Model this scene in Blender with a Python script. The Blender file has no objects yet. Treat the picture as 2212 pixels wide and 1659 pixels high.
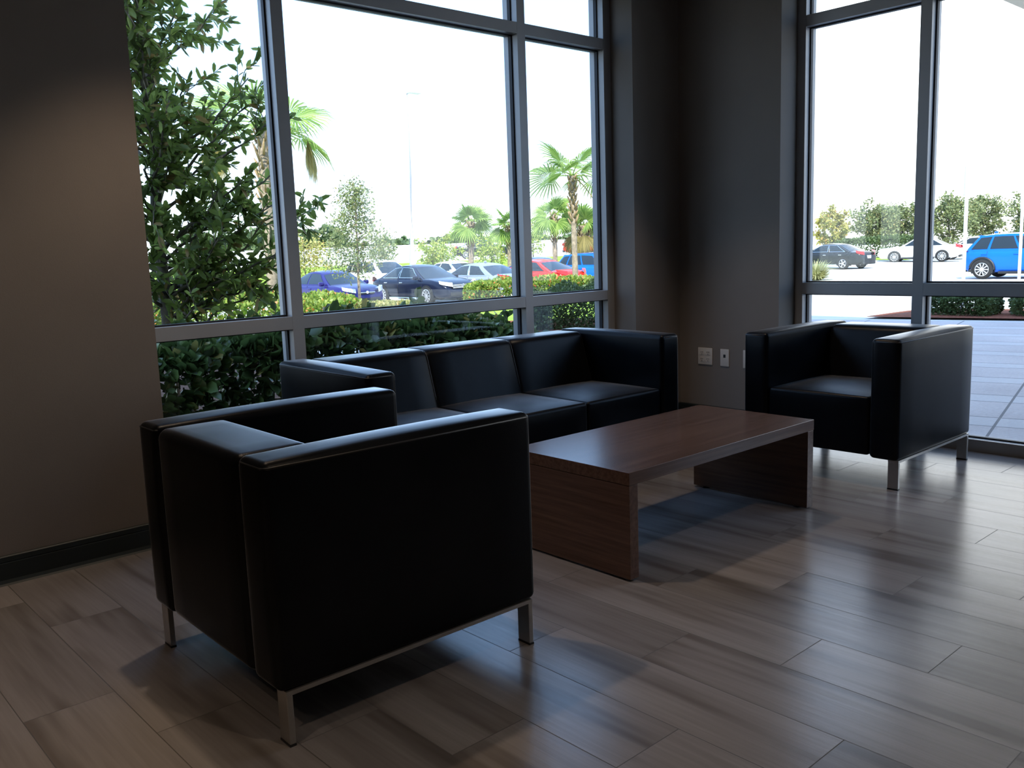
import bpy, math, random
import numpy as np
from mathutils import Vector, Matrix

# ------------------------------------------------------------------ camera
SC = bpy.context.scene
COL = SC.collection
PI = math.pi
CAM_H = 1.1615
cd = bpy.data.cameras.new('camera')
cd.sensor_width = 36.0
cd.lens = 1917.4 / 2212.0 * 36.0
cd.clip_start, cd.clip_end = 0.02, 600
cam = bpy.data.objects.new('camera', cd)
COL.objects.link(cam)
_y, _p, _r = math.radians(42.0496), math.radians(-8.5937), math.radians(-2.0251)
_F = Vector((math.sin(_y) * math.cos(_p), math.cos(_y) * math.cos(_p), math.sin(_p)))
_R = Vector((math.cos(_y), -math.sin(_y), 0)); _U = _R.cross(_F)
_R2 = _R * math.cos(_r) + _U * math.sin(_r); _U2 = -_R * math.sin(_r) + _U * math.cos(_r)
M = Matrix((_R2, _U2, -_F)).transposed().to_4x4(); M.translation = (0, 0, CAM_H)
cam.matrix_world = M
SC.camera = cam

# ------------------------------------------------------------------ sky, sun, exposure
W = bpy.data.worlds.new('sky'); SC.world = W; W.use_nodes = True
nt = W.node_tree; nt.nodes.clear()
wo = nt.nodes.new('ShaderNodeOutputWorld'); bg = nt.nodes.new('ShaderNodeBackground')
tc = nt.nodes.new('ShaderNodeTexCoord'); sx = nt.nodes.new('ShaderNodeSeparateXYZ'); cr = nt.nodes.new('ShaderNodeValToRGB')
nt.links.new(tc.outputs['Generated'], sx.inputs[0]); nt.links.new(sx.outputs['Z'], cr.inputs[0])
cr.color_ramp.elements[0].position = 0.0; cr.color_ramp.elements[0].color = (0.86, 0.92, 1.0, 1)
cr.color_ramp.elements[1].position = 0.75; cr.color_ramp.elements[1].color = (0.36, 0.56, 1.0, 1)
e = cr.color_ramp.elements.new(0.20); e.color = (0.38, 0.60, 1.0, 1)
# the sky is blue to the north and pale with haze to the east
mr = nt.nodes.new('ShaderNodeMapRange'); mr.interpolation_type = 'SMOOTHSTEP'; mr.inputs[1].default_value = .72; mr.inputs[2].default_value = .93
mxc = nt.nodes.new('ShaderNodeMix'); mxc.data_type = 'RGBA'; mxc.inputs[7].default_value = (1.0, .97, .98, 1)
nt.links.new(sx.outputs['X'], mr.inputs[0]); nt.links.new(mr.outputs[0], mxc.inputs[0]); nt.links.new(cr.outputs[0], mxc.inputs[6])
nt.links.new(mxc.outputs[2], bg.inputs[0]); nt.links.new(bg.outputs[0], wo.inputs[0])
bg.inputs[1].default_value = 3.3
sd = bpy.data.lights.new('sun', 'SUN'); sd.energy = 11.0; sd.angle = math.radians(0.6); sd.color = (1.0, 0.95, 0.86)
sun = bpy.data.objects.new('sun', sd); COL.objects.link(sun)
SUN_DIR = Vector((0.60, 0.46, -0.74)).normalized()
sun.rotation_euler = SUN_DIR.to_track_quat('-Z', 'Y').to_euler()
sun.location = (-20, -20, 40)
vs = SC.view_settings
vs.view_transform = 'Standard'; vs.look = 'None'; vs.gamma = 1.0; vs.use_curve_mapping = False
vs.exposure = 0.0
SC.cycles.max_bounces = 8; SC.cycles.diffuse_bounces = 4; SC.cycles.glossy_bounces = 4
SC.cycles.transparent_max_bounces = 16
SC.cycles.sample_clamp_indirect = 6.0
SC.cycles.caustics_reflective = False; SC.cycles.caustics_refractive = False
LAMP_W = 60.0

# ------------------------------------------------------------------ helpers
class MB:
    """collects shapes for ONE mesh object"""
    def __init__(s): s.v = []; s.f = []
    def add(s, v, f):
        o = len(s.v); s.v += [tuple(map(float, p)) for p in v]; s.f += [tuple(i + o for i in q) for q in f]; return s
    def box(s, x0, x1, y0, y1, z0, z1):
        v = [(x, y, z) for z in (z0, z1) for y in (y0, y1) for x in (x0, x1)]
        return s.add(v, [(0, 2, 3, 1), (4, 5, 7, 6), (0, 1, 5, 4), (2, 6, 7, 3), (0, 4, 6, 2), (1, 3, 7, 5)])
    def rbox(s, c, d, r=.02, n=4, m=6, bulge=(0, 0, 0), fn=None, ycuts=()):
        """box with rounded edges and slightly puffed faces"""
        hx, hy, hz = d[0] / 2, d[1] / 2, d[2] / 2
        def ax(h):
            r_ = min(r, h * .98)
            a = [-h + r_ * (1 - math.cos(PI / 2 * i / n)) for i in range(n)] + list(np.linspace(-h + r_, h - r_, m)) + [h - r_ * (1 - math.cos(PI / 2 * (n - 1 - i) / n)) for i in range(n)]
            return a
        A = (ax(hx), sorted(ax(hy) + list(ycuts)), ax(hz)); H = (hx, hy, hz)
        idx = {}; V = []; Fc = []
        def vert(p):
            k = tuple(round(t, 6) for t in p)
            if k in idx: return idx[k]
            q = []; o = []
            for t, h in zip(p, H):
                rr = min(r, h * .98); cl = max(-h + rr, min(h - rr, t)); q.append(cl); o.append(t - cl)
            L = math.sqrt(sum(t * t for t in o))
            if L > 1e-9:
                w = [q[i] + o[i] / L * min(r, H[i] * .98) for i in range(3)]
            else: w = list(p)
            u = [t / h for t, h in zip(p, H)]
            for i in range(3):
                j, k2 = (i + 1) % 3, (i + 2) % 3
                w[i] += math.copysign(bulge[i], u[i]) * abs(u[i]) * (1 - u[j] ** 2) * (1 - u[k2] ** 2)
            w = [w[i] + c[i] for i in range(3)]
            if fn: w = fn(w)
            idx[k] = len(V); V.append(w); return idx[k]
        for i in range(3):
            j, k2 = (i + 1) % 3, (i + 2) % 3
            for sg in (-1, 1):
                for a in range(len(A[j]) - 1):
                    for b in range(len(A[k2]) - 1):
                        qd = []
                        for (aa, bb) in ((a, b), (a + 1, b), (a + 1, b + 1), (a, b + 1)):
                            p = [0, 0, 0]; p[i] = sg * H[i]; p[j] = A[j][aa]; p[k2] = A[k2][bb]; qd.append(vert(p))
                        Fc.append(tuple(qd if sg > 0 else qd[::-1]))
        return s.add(V, Fc)
    def tube(s, pts, r, n=8, cap=True):
        pts = [Vector(p) for p in pts]; rs = r if isinstance(r, (list, tuple)) else [r] * len(pts)
        up = Vector((0, 0, 1)); V = []; Fc = []
        for i, p in enumerate(pts):
            t = (pts[min(i + 1, len(pts) - 1)] - pts[max(i - 1, 0)]).normalized()
            a = t.cross(up)
            if a.length < .05: a = t.cross(Vector((1, 0, 0)))
            a.normalize(); b = t.cross(a)
            V += [p + (a * math.cos(2 * PI * k / n) + b * math.sin(2 * PI * k / n)) * rs[i] for k in range(n)]
        for i in range(len(pts) - 1):
            for k in range(n): Fc.append((i * n + k, i * n + (k + 1) % n, (i + 1) * n + (k + 1) % n, (i + 1) * n + k))
        if cap: Fc.append(tuple(range(n))[::-1]); Fc.append(tuple((len(pts) - 1) * n + k for k in range(n)))
        return s.add(V, Fc)
    def lathe(s, prof, n=32, axis='y', c=(0, 0, 0)):
        """prof: list of (radius, along-axis)"""
        V = []; Fc = []
        for (r, t) in prof:
            for k in range(n):
                a = 2 * PI * k / n; p = (r * math.cos(a), r * math.sin(a))
                q = {'z': (p[0], p[1], t), 'y': (p[0], t, p[1]), 'x': (t, p[0], p[1])}[axis]
                V.append((q[0] + c[0], q[1] + c[1], q[2] + c[2]))
        for i in range(len(prof) - 1):
            for k in range(n): Fc.append((i * n + k, i * n + (k + 1) % n, (i + 1) * n + (k + 1) % n, (i + 1) * n + k))
        return s.add(V, Fc)
    def build(s, name, m, parent=None, smooth=False, angle=None, subsurf=0):
        return obj(name, s.v, s.f, m, parent, smooth, angle, subsurf)

def obj(name, v, f, m, parent=None, smooth=False, angle=None, subsurf=0):
    me = bpy.data.meshes.new(name); me.from_pydata([tuple(p) for p in v], [], [tuple(q) for q in f]); me.update()
    if m: me.materials.append(m)
    o = bpy.data.objects.new(name, me); COL.objects.link(o)
    if parent: o.parent = parent
    if smooth or angle:
        me.polygons.foreach_set('use_smooth', [True] * len(me.polygons))
        if angle: me.set_sharp_from_angle(angle=math.radians(angle))
    if subsurf:
        md = o.modifiers.new('sub', 'SUBSURF'); md.levels = md.render_levels = subsurf
    return o

def tag(o, label=None, cat=None, group=None, kind=None):
    if label: o['label'] = label
    if cat: o['category'] = cat
    if group: o['group'] = group
    if kind: o['kind'] = kind
    return o

def thing(name, label, cat, loc=(0, 0, 0), rz=0.0, group=None):
    o = bpy.data.objects.new(name, None); COL.objects.link(o); o.empty_display_size = .1
    o.location = loc; o.rotation_euler = (0, 0, rz)
    return tag(o, label, cat, group)

def struct(o): o['kind'] = 'structure'; return o

# ------------------------------------------------------------------ materials
class N:
    def __init__(s, name):
        s.m = bpy.data.materials.new(name); s.m.use_nodes = True; s.t = s.m.node_tree; s.p = s.t.nodes['Principled BSDF']
        s.out = s.t.nodes['Material Output']
    def n(s, ty, **kw):
        o = s.t.nodes.new(ty)
        for k, v in kw.items(): setattr(o, k, v)
        return o
    def l(s, a, b): s.t.links.new(a, b)
    def set(s, **kw):
        for k, v in kw.items():
            k = k.replace('_', ' '); s.p.inputs[k].default_value = v if not isinstance(v, tuple) or len(v) == 4 else (*v, 1)
        return s
    def math(s, op, a, b=None, c=None):
        o = s.n('ShaderNodeMath', operation=op)
        for i, x in enumerate((a, b, c)):
            if x is None: continue
            if isinstance(x, (int, float)): o.inputs[i].default_value = x
            else: s.l(x, o.inputs[i])
        return o.outputs[0]
    def noise(s, scale, vec=None, detail=3, rough=.55, stretch=None, coord='Object'):
        if vec is None: vec = s.n('ShaderNodeTexCoord').outputs[coord]
        if stretch:
            mp = s.n('ShaderNodeMapping'); mp.inputs['Scale'].default_value = stretch; s.l(vec, mp.inputs[0]); vec = mp.outputs[0]
        o = s.n('ShaderNodeTexNoise'); o.inputs['Scale'].default_value = scale; o.inputs['Detail'].default_value = detail; o.inputs['Roughness'].default_value = rough
        s.l(vec, o.inputs['Vector']); return o.outputs['Fac']
    def ramp(s, fac, *st):
        o = s.n('ShaderNodeValToRGB'); s.l(fac, o.inputs[0]); els = o.color_ramp.elements
        while len(els) < len(st): els.new(.5)
        for e_, (p, c) in zip(els, st): e_.position = p; e_.color = (*c, 1)
        return o.outputs[0]
    def mix(s, fac, a, b, mode='MIX'):
        o = s.n('ShaderNodeMix', data_type='RGBA', blend_type=mode)
        for i, x in ((0, fac), (6, a), (7, b)):
            if isinstance(x, (int, float)): o.inputs[i].default_value = x
            elif isinstance(x, tuple): o.inputs[i].default_value = (*x, 1)
            else: s.l(x, o.inputs[i])
        return o.outputs[2]
    def bump(s, h, strength=.2, dist=.01):
        o = s.n('ShaderNodeBump'); o.inputs['Strength'].default_value = strength; o.inputs['Distance'].default_value = dist
        s.l(h, o.inputs['Height']); s.l(o.outputs[0], s.p.inputs['Normal'])
    def color(s, c): s.l(c, s.p.inputs['Base Color'])

def plain(name, c, rough=.5, metal=0.0, spec=.5, var=.08, scale=8, bump=0.0, bscale=60):
    k = N(name).set(Roughness=rough, Metallic=metal, Specular_IOR_Level=spec)
    lo = tuple(x * (1 - var) for x in c); hi = tuple(x * (1 + var) for x in c)
    k.color(k.ramp(k.noise(scale), (.3, lo), (.7, hi)))
    if bump: k.bump(k.noise(bscale), bump, .004)
    return k.m

def leafmat(name, dark, light, extra=None, trans=.3, rough=.45, spec=.4):
    k = N(name).set(Roughness=rough, Specular_IOR_Level=spec)
    g = k.n('ShaderNodeNewGeometry'); st = [(0.0, dark), (.75, light)]
    if extra: st += [(.93, light), (.95, extra)]
    c = k.ramp(g.outputs['Random Per Island'], *st); k.color(c)
    tr = k.n('ShaderNodeBsdfTranslucent'); k.l(c, tr.inputs[0])
    mx = k.n('ShaderNodeMixShader'); mx.inputs[0].default_value = trans
    k.l(k.p.outputs[0], mx.inputs[1]); k.l(tr.outputs[0], mx.inputs[2]); k.l(mx.outputs[0], k.out.inputs[0])
    return k.m

def mat_floor():
    k = N('floor_tile')
    pos = k.n('ShaderNodeNewGeometry').outputs['Position']; s_ = k.n('ShaderNodeSeparateXYZ'); k.l(pos, s_.inputs[0])
    X = k.math('DIVIDE', k.math('SUBTRACT', s_.outputs[0], .017), .2286); kx = k.math('FLOOR', X); fx = k.math('FRACT', X)
    Y = k.math('DIVIDE', k.math('ADD', k.math('SUBTRACT', s_.outputs[1], .93), k.math('MULTIPLY', k.math('SUBTRACT', kx, 7.0), .3048)), .9144)
    ky = k.math('FLOOR', Y); fy = k.math('FRACT', Y)
    cb = k.n('ShaderNodeCombineXYZ'); k.l(kx, cb.inputs[0]); k.l(ky, cb.inputs[1])
    wn = k.n('ShaderNodeTexWhiteNoise', noise_dimensions='3D'); k.l(cb.outputs[0], wn.inputs['Vector'])
    ex = k.math('MINIMUM', fx, k.math('SUBTRACT', 1.0, fx)); ey = k.math('MINIMUM', fy, k.math('SUBTRACT', 1.0, fy))
    gx = k.math('LESS_THAN', ex, .0055); gy = k.math('LESS_THAN', ey, .0015); grout = k.math('MAXIMUM', gx, gy)
    # streaks run along the plank, shifted per tile
    off = k.n('ShaderNodeVectorMath', operation='MULTIPLY_ADD'); k.l(wn.outputs['Color'], off.inputs[0]); off.inputs[1].default_value = (9, 9, 9); k.l(pos, off.inputs[2])
    broad = k.noise(1.0, off.outputs[0], 2, .5, (11, 1.1, 1)); fine = k.noise(1.0, off.outputs[0], 4, .6, (90, 3.0, 1)); hair = k.noise(1.0, off.outputs[0], 2, .6, (420, 6.0, 1))
    c1 = k.ramp(broad, (.33, (.15, .130, .120)), (.47, (.275, .250, .240)), (.7, (.33, .305, .295)))
    c2 = k.mix(k.math('MULTIPLY', fine, .55), c1, (.12, .10, .088), 'MIX')
    hv = k.n('ShaderNodeHueSaturation'); k.l(c2, hv.inputs['Color']); k.l(k.math('ADD', .78, k.math('MULTIPLY', wn.outputs['Value'], .42)), hv.inputs['Value'])
    k.color(k.mix(grout, hv.outputs[0], (.07, .062, .055)))
    k.l(k.math('ADD', .17, k.math('ADD', k.math('MULTIPLY', fine, .12), k.math('MULTIPLY', grout, .4))), k.p.inputs['Roughness'])
    h = k.math('SUBTRACT', k.math('ADD', k.math('MULTIPLY', hair, .35), k.math('MULTIPLY', fine, .4)), k.math('MULTIPLY', grout, 1.2))
    k.bump(h, .16, .002); k.set(Specular_IOR_Level=.5)
    return k.m

def mat_wood(name='walnut_laminate', g1=(2.2, 60, 60), g2=(.9, 9, 9)):
    k = N(name).set(Roughness=.24, Specular_IOR_Level=.5)
    f = k.noise(1.0, None, 4, .6, g1); f2 = k.noise(1.0, None, 2, .5, g2)
    c = k.ramp(f, (.3, (.075, .038, .024)), (.7, (.165, .092, .064)))
    k.color(k.mix(k.math('MULTIPLY', f2, .5), c, (.085, .044, .029)))
    k.bump(f, .04, .001); return k.m

def mat_leather():
    """dull coated leather: dark face-on, a broad sheen at glancing angles"""
    k = N('black_leather').set(Roughness=.8, Specular_IOR_Level=0.0)
    k.color(k.ramp(k.noise(6), (.3, (.0035, .0040, .0052)), (.7, (.0060, .0068, .0085))))
    g = k.noise(420, None, 3, .6); w = k.noise(7, None, 2, .5)
    k.bump(k.math('ADD', k.math('MULTIPLY', g, .3), w), .22, .006)
    gl = k.n('ShaderNodeBsdfGlossy'); k.l(k.math('ADD', .26, k.math('MULTIPLY', w, .10)), gl.inputs['Roughness']); k.l(k.p.inputs['Normal'].links[0].from_socket, gl.inputs['Normal'])
    lw = k.n('ShaderNodeLayerWeight'); lw.inputs[0].default_value = .5
    fac = k.math('MINIMUM', .9, k.math('ADD', .018, k.math('MULTIPLY', 1.95, k.math('POWER', lw.outputs['Facing'], 9.0))))
    mx = k.n('ShaderNodeMixShader'); k.l(fac, mx.inputs[0]); k.l(k.p.outputs[0], mx.inputs[1]); k.l(gl.outputs[0], mx.inputs[2]); k.l(mx.outputs[0], k.out.inputs[0])
    return k.m

def mat_glass():
    k = N('window_glass'); t = k.t
    tr = k.n('ShaderNodeBsdfTransparent'); tr.inputs[0].default_value = (.93, .96, .95, 1)
    gl = k.n('ShaderNodeBsdfGlossy'); gl.inputs['Roughness'].default_value = .0
    lw = k.n('ShaderNodeLayerWeight'); lw.inputs[0].default_value = .5
    fr = k.math('ADD', .035, k.math('MULTIPLY', k.math('POWER', lw.outputs['Facing'], 5.0), .6))
    mx = k.n('ShaderNodeMixShader'); k.l(fr, mx.inputs[0]); k.l(tr.outputs[0], mx.inputs[1]); k.l(gl.outputs[0], mx.inputs[2])
    k.l(mx.outputs[0], k.out.inputs[0]); t.nodes.remove(k.p); return k.m

def mat_paving():
    k = N('paving_stone').set(Roughness=.75)
    pos = k.n('ShaderNodeNewGeometry').outputs['Position']
    mp = k.n('ShaderNodeMapping'); mp.inputs['Rotation'].default_value = (0, 0, math.radians(-13)); k.l(pos, mp.inputs[0])
    s_ = k.n('ShaderNodeSeparateXYZ'); k.l(mp.outputs[0], s_.inputs[0])
    # bands across the walk, alternately wide and narrow, long joints at a wide pitch
    a = k.math('DIVIDE', s_.outputs[0], .92); fa = k.math('FRACT', a); ka = k.math('FLOOR', a)
    b = k.math('DIVIDE', k.math('ADD', s_.outputs[1], -.64), 1.22); fb = k.math('FRACT', b)
    j1 = k.math('LESS_THAN', fa, .018); j2 = k.math('LESS_THAN', k.math('ABSOLUTE', k.math('SUBTRACT', fa, .68)), .008)
    j3 = k.math('LESS_THAN', fb, .014)
    band = k.math('GREATER_THAN', fa, .68)
    g = k.noise(38, pos, 3, .6); f = k.noise(1.3, pos, 2)
    c = k.ramp(k.math('ADD', k.math('MULTIPLY', g, .5), k.math('MULTIPLY', f, .5)), (.3, (.30, .265, .26)), (.62, (.42, .375, .365)), (.8, (.56, .50, .49)))
    c = k.mix(k.math('MULTIPLY', band, .35), c, (.46, .45, .45))
    k.color(k.mix(k.math('MAXIMUM', k.math('MAXIMUM', j1, j2), j3), c, (.08, .08, .09))); return k.m

MT = dict(
    floor=mat_floor(), wood=mat_wood(), woodend=mat_wood('walnut_laminate_end', (60, 2.2, 60), (9, .9, 9)), leather=mat_leather(), glass=mat_glass(), paving=mat_paving(),
    wall=plain('wall_paint', (.215, .188, .163), .85, 0, .3, .04, 3, .12, 240),
    ceiling=plain('ceiling_paint', (.62, .60, .56), .9, 0, .2, .03, 2),
    base=plain('rubber_baseboard', (.016, .024, .025), .5, 0, .4, .1, 6),
    alu=plain('anodised_aluminium', (.34, .345, .35), .42, .15, .5, .04, 5),
    gasket=plain('black_gasket', (.012, .012, .016), .6, 0, .4),
    steel=plain('brushed_steel', (.50, .48, .45), .34, .9, .5, .06, 30),
    black=plain('black_plastic', (.012, .012, .013), .45),
    seam=plain('seam_cord', (.02, .02, .022), .4),
    plate=plain('ivory_plastic', (.62, .58, .52), .4, 0, .5, .02),
    stucco=plain('facade_stucco', (.55, .52, .46), .9, 0, .2, .05, 3),
    cream=plain('cream_soffit', (.80, .70, .55), .8, 0, .2, .03, 2),
    concrete=plain('pale_concrete', (.56, .54, .50), .9, 0, .2, .07, .6, .1, 20),
    asphalt=plain('grey_asphalt', (.30, .29, .28), .9, 0, .2, .10, 1.2, .1, 20),
    lawn=plain('lawn_grass', (.22, .34, .04), .9, 0, .1, .28, 1.6, .6, 9),
    mulch=plain('red_mulch', (.17, .055, .032), .95, 0, .1, .5, 26, .8, 30),
    soil=plain('brown_mulch', (.085, .045, .03), .95, 0, .1, .5, 22, .8, 30),
    barkg=plain('grey_bark', (.16, .14, .115), .9, 0, .2, .35, 14, .6, 25),
    barkp=plain('palm_bark', (.24, .19, .14), .9, 0, .2, .4, 9, .8, 14),
    boot=plain('palm_boot', (.30, .21, .12), .9, 0, .2, .35, 12, .6, 20),
    stake=plain('weathered_stake', (.26, .23, .19), .85, 0, .2, .25, 10),
    strap=plain('dark_strap', (.02, .02, .02), .7),
    pole=plain('pole_concrete', (.42, .42, .42), .7, 0, .3, .03, 2),
    galv=plain('galvanised_post', (.62, .62, .62), .5, .3, .5, .05, 8),
    tyre=plain('tyre_rubber', (.018, .018, .019), .8, 0, .3),
    rim=plain('alloy_rim', (.62, .62, .63), .3, .7),
    carglass=plain('tinted_car_glass', (.014, .022, .030), .06, 0, .35, .05),
    chrome=plain('chrome_trim', (.78, .78, .79), .12, 1.0),
    lampclear=plain('clear_lamp', (.74, .75, .77), .15, .3),
    lampred=plain('red_lamp', (.55, .02, .02), .2),
    amber=plain('amber_lamp', (.8, .3, .03), .3),
    whiteplate=plain('white_plate', (.75, .75, .73), .5),
    lf_tree=leafmat('broad_leaf', (.075, .115, .026), (.23, .32, .075), (.28, .20, .07), .46, .4),
    lf_hedge=leafmat('clusia_leaf', (.045, .080, .026), (.12, .19, .055), (.30, .26, .08), .25, .3, .5),
    lf_ixora=leafmat('ixora_leaf', (.085, .17, .025), (.27, .33, .06), (.55, .20, .06), .3),
    lf_dry=leafmat('tan_ixora_leaf', (.16, .20, .05), (.38, .34, .13), (.45, .26, .10), .3),
    lf_oak=leafmat('oak_leaf', (.10, .135, .055), (.26, .29, .12), (.28, .24, .10), .3),
    lf_lime=leafmat('lime_leaf', (.20, .28, .05), (.42, .46, .12), (.50, .42, .12), .35),
    lf_dark=leafmat('dark_leaf', (.05, .08, .03), (.12, .17, .06), None, .25),
    lf_gold=leafmat('golden_leaf', (.24, .24, .06), (.50, .44, .15), (.5, .3, .1), .35),
    fan=leafmat('palm_fan', (.13, .23, .045), (.30, .40, .10), None, .4),
    fandry=leafmat('dry_palm_fan', (.20, .17, .06), (.34, .28, .10), None, .3),
    straw=leafmat('straw_blade', (.30, .33, .13), (.58, .55, .28), None, .35),
)
def paint(name, c, metal=.25, rough=.22):
    k = N(name).set(Roughness=rough, Metallic=metal, Specular_IOR_Level=.25, Coat_Weight=.12, Coat_Roughness=.08)
    k.color(k.ramp(k.noise(2.0), (.3, tuple(x * .97 for x in c)), (.7, tuple(x * 1.03 for x in c)))); return k.m

# ------------------------------------------------------------------ room shell
XC, YB = 4.792, 3.622             # inner faces of the right wall and of the window wall
XW, YW = 4.972, 3.797             # inner faces of the two window frames
XL, YF, ZC = -4.2, -6.0, 2.8
struct(MB().box(XL - .3, XW + .125, YF - .3, YW + .125, -.25, 0).build('floor', MT['floor']))
struct(MB().box(XL - .3, XW + .13, YF - .3, YW + .13, ZC, ZC + .3).build('ceiling', MT['ceiling']))
WX0, WX1 = 1.337, 4.338           # window 1 opening in x
WY0, WY1 = -.11, 2.888            # window 2 opening in y
ZH = 2.74
struct(MB().box(XL - .3, WX0, YB, YB + .32, 0, ZC).box(WX1, XC + .32, YB, YB + .32, 0, ZC).box(WX0, WX1, YB, YB + .32, ZH, ZC).build('wall_back', MT['wall']))
struct(MB().box(XC, XC + .32, WY1, YB, 0, ZC).box(XC, XC + .32, YF - .3, WY0, 0, ZC).box(XC, XC + .32, WY0, WY1, ZH, ZC).build('wall_right', MT['wall']))
struct(MB().box(XL - .3, XL, YF - .3, YB, 0, ZC).build('wall_left', MT['wall']))
struct(MB().box(XL, XC, YF - .3, YF, 0, ZC).build('wall_front', MT['wall']))
def baseprof(name, a, b, nrm):
    """rubber cove base from a to b on a wall whose room side is nrm"""
    prof = [(0, .108), (.006, .108), (.010, .104), (.010, .086), (.008, .084), (.010, .080), (.010, .018), (.016, .006), (.024, 0), (0, 0)]
    v = []
    for q in (a, b): v += [(q[0] + nrm[0] * d, q[1] + nrm[1] * d, z) for d, z in prof]
    n = len(prof); f = [(i, (i + 1) % n, n + (i + 1) % n, n + i) for i in range(n)] + [tuple(range(n)), tuple(range(n, 2 * n))]
    return struct(obj(name, v, f, MT['base']))
baseprof('baseboard_back', (XL, YB), (WX0, YB), (0, -1))
baseprof('baseboard_corner', (WX1, YB), (XC, YB), (0, -1))
baseprof('baseboard_right', (XC, WY1), (XC, YB), (-1, 0))
baseprof('baseboard_front', (XC, YF), (XC, WY0), (-1, 0))
# upper storeys and canopy outside
struct(MB().box(-14, XC + .32, -14, YB + .32, ZC + .3, 10.0).build('wall_facade', MT['stucco']))
struct(MB().box(XC + .33, 12.2, 1.6, 3.77, 3.6, 4.0).build('ceiling_canopy', MT['cream']))

def window(name, along, a0, a1, face, mulls, rails):
    """aluminium storefront; along 'x' or 'y'; face = inner face; mulls, rails = (lo, hi) of each member"""
    w = thing(name, None, None); struct(w)
    D = .115; gk = .012
    def bx(mb, u0, u1, d0, d1, z0, z1):
        return mb.box(u0, u1, face + d0, face + d1, z0, z1) if along == 'x' else mb.box(face + d0, face + d1, u0, u1, z0, z1)
    zr = [r for r in rails]; us = sorted(mulls)
    for u0, u1 in us: bx(MB(), u0, u1, 0, D, 0, ZH).build('mullion', MT['alu'], w)
    for i in range(len(us) - 1):
        l, r = us[i][1], us[i + 1][0]
        for z0, z1 in zr: bx(MB(), l, r, .001, D - .001, z0, z1).build('rail', MT['alu'], w)
        for j in range(len(zr) - 1):
            b, t = zr[j][1], zr[j + 1][0]; m = MB(); d0, d1 = .046, .070; e_ = .008
            bx(m, l, l + e_, d0, d1, b, t); bx(m, r - e_, r, d0, d1, b, t); bx(m, l + e_, r - e_, d0, d1, b, b + e_); bx(m, l + e_, r - e_, d0, d1, t - e_, t)
            g = m.build('gasket', MT['gasket'], w)
            bx(MB(), l + .002, r - .002, .055, .061, b + .002, t - .002).build('pane', MT['glass'], w)
    return w
window('window_1', 'x', WX0, WX1, YW, [(WX0, 1.400), (2.046, 2.106), (3.557, 3.617), (4.275, WX1)], [(0, .063), (.826, .8856), (2.357, 2.418), (ZH - .06, ZH)])
window('window_2', 'y', WY0, WY1, XW, [(2.836, WY1), (2.110, 2.170), (.598, .658), (WY0, -.058)], [(0, .063), (.8334, .9008), (2.392, 2.455), (ZH - .06, ZH)])

# recessed downlights along the windows, plus unseen ones added to brighten the floor
def downlight(x, y, label, power, cone=84):
    t = thing('ceiling_light', label, 'light', (x, y, ZC), 0, 'recessed ceiling lights')
    MB().lathe([(.062, -.001), (.085, -.001), (.088, -.006), (.066, -.010), (.062, -.002)], 28, 'z').build('trim_ring', MT['plate'], t, True)
    k = N('lamp_lens'); k.set(Emission_Color=(1, .74, .46), Emission_Strength=4.0, Base_Color=(.8, .7, .6))
    MB().lathe([(.062, -.003), (.0, -.003)], 28, 'z').build('lens', k.m, t)
    L = bpy.data.lights.new('lamp', 'SPOT'); L.energy = power; L.color = (1.0, .77, .56); L.spot_size = math.radians(cone); L.spot_blend = .55; L.shadow_soft_size = .035
    o = bpy.data.objects.new('lamp', L); COL.objects.link(o); o.parent = t; o.location = (0, 0, -.02)
downlight(1.36, 2.86, 'recessed ceiling light above the front armchair', LAMP_W)
downlight(3.75, 2.92, 'recessed ceiling light above the sofa end', LAMP_W * .8, 72)
downlight(-1.05, 2.86, 'recessed ceiling light beside the brown wall', LAMP_W)
downlight(1.36, .35, 'added fill light, unseen, over the open floor near the camera', LAMP_W * .55, 92)  # second row, added out of view to brighten the near floor
downlight(3.75, .35, 'added fill light, unseen, over the open floor by the right window', LAMP_W * .5, 92)  # same added row, fill for the floor by the window
downlight(-.75, 1.25, 'added fill light, unseen, over the floor left of the camera', LAMP_W * 1.1, 80)  # added out of view, narrow cone lifts the left floor only

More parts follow.
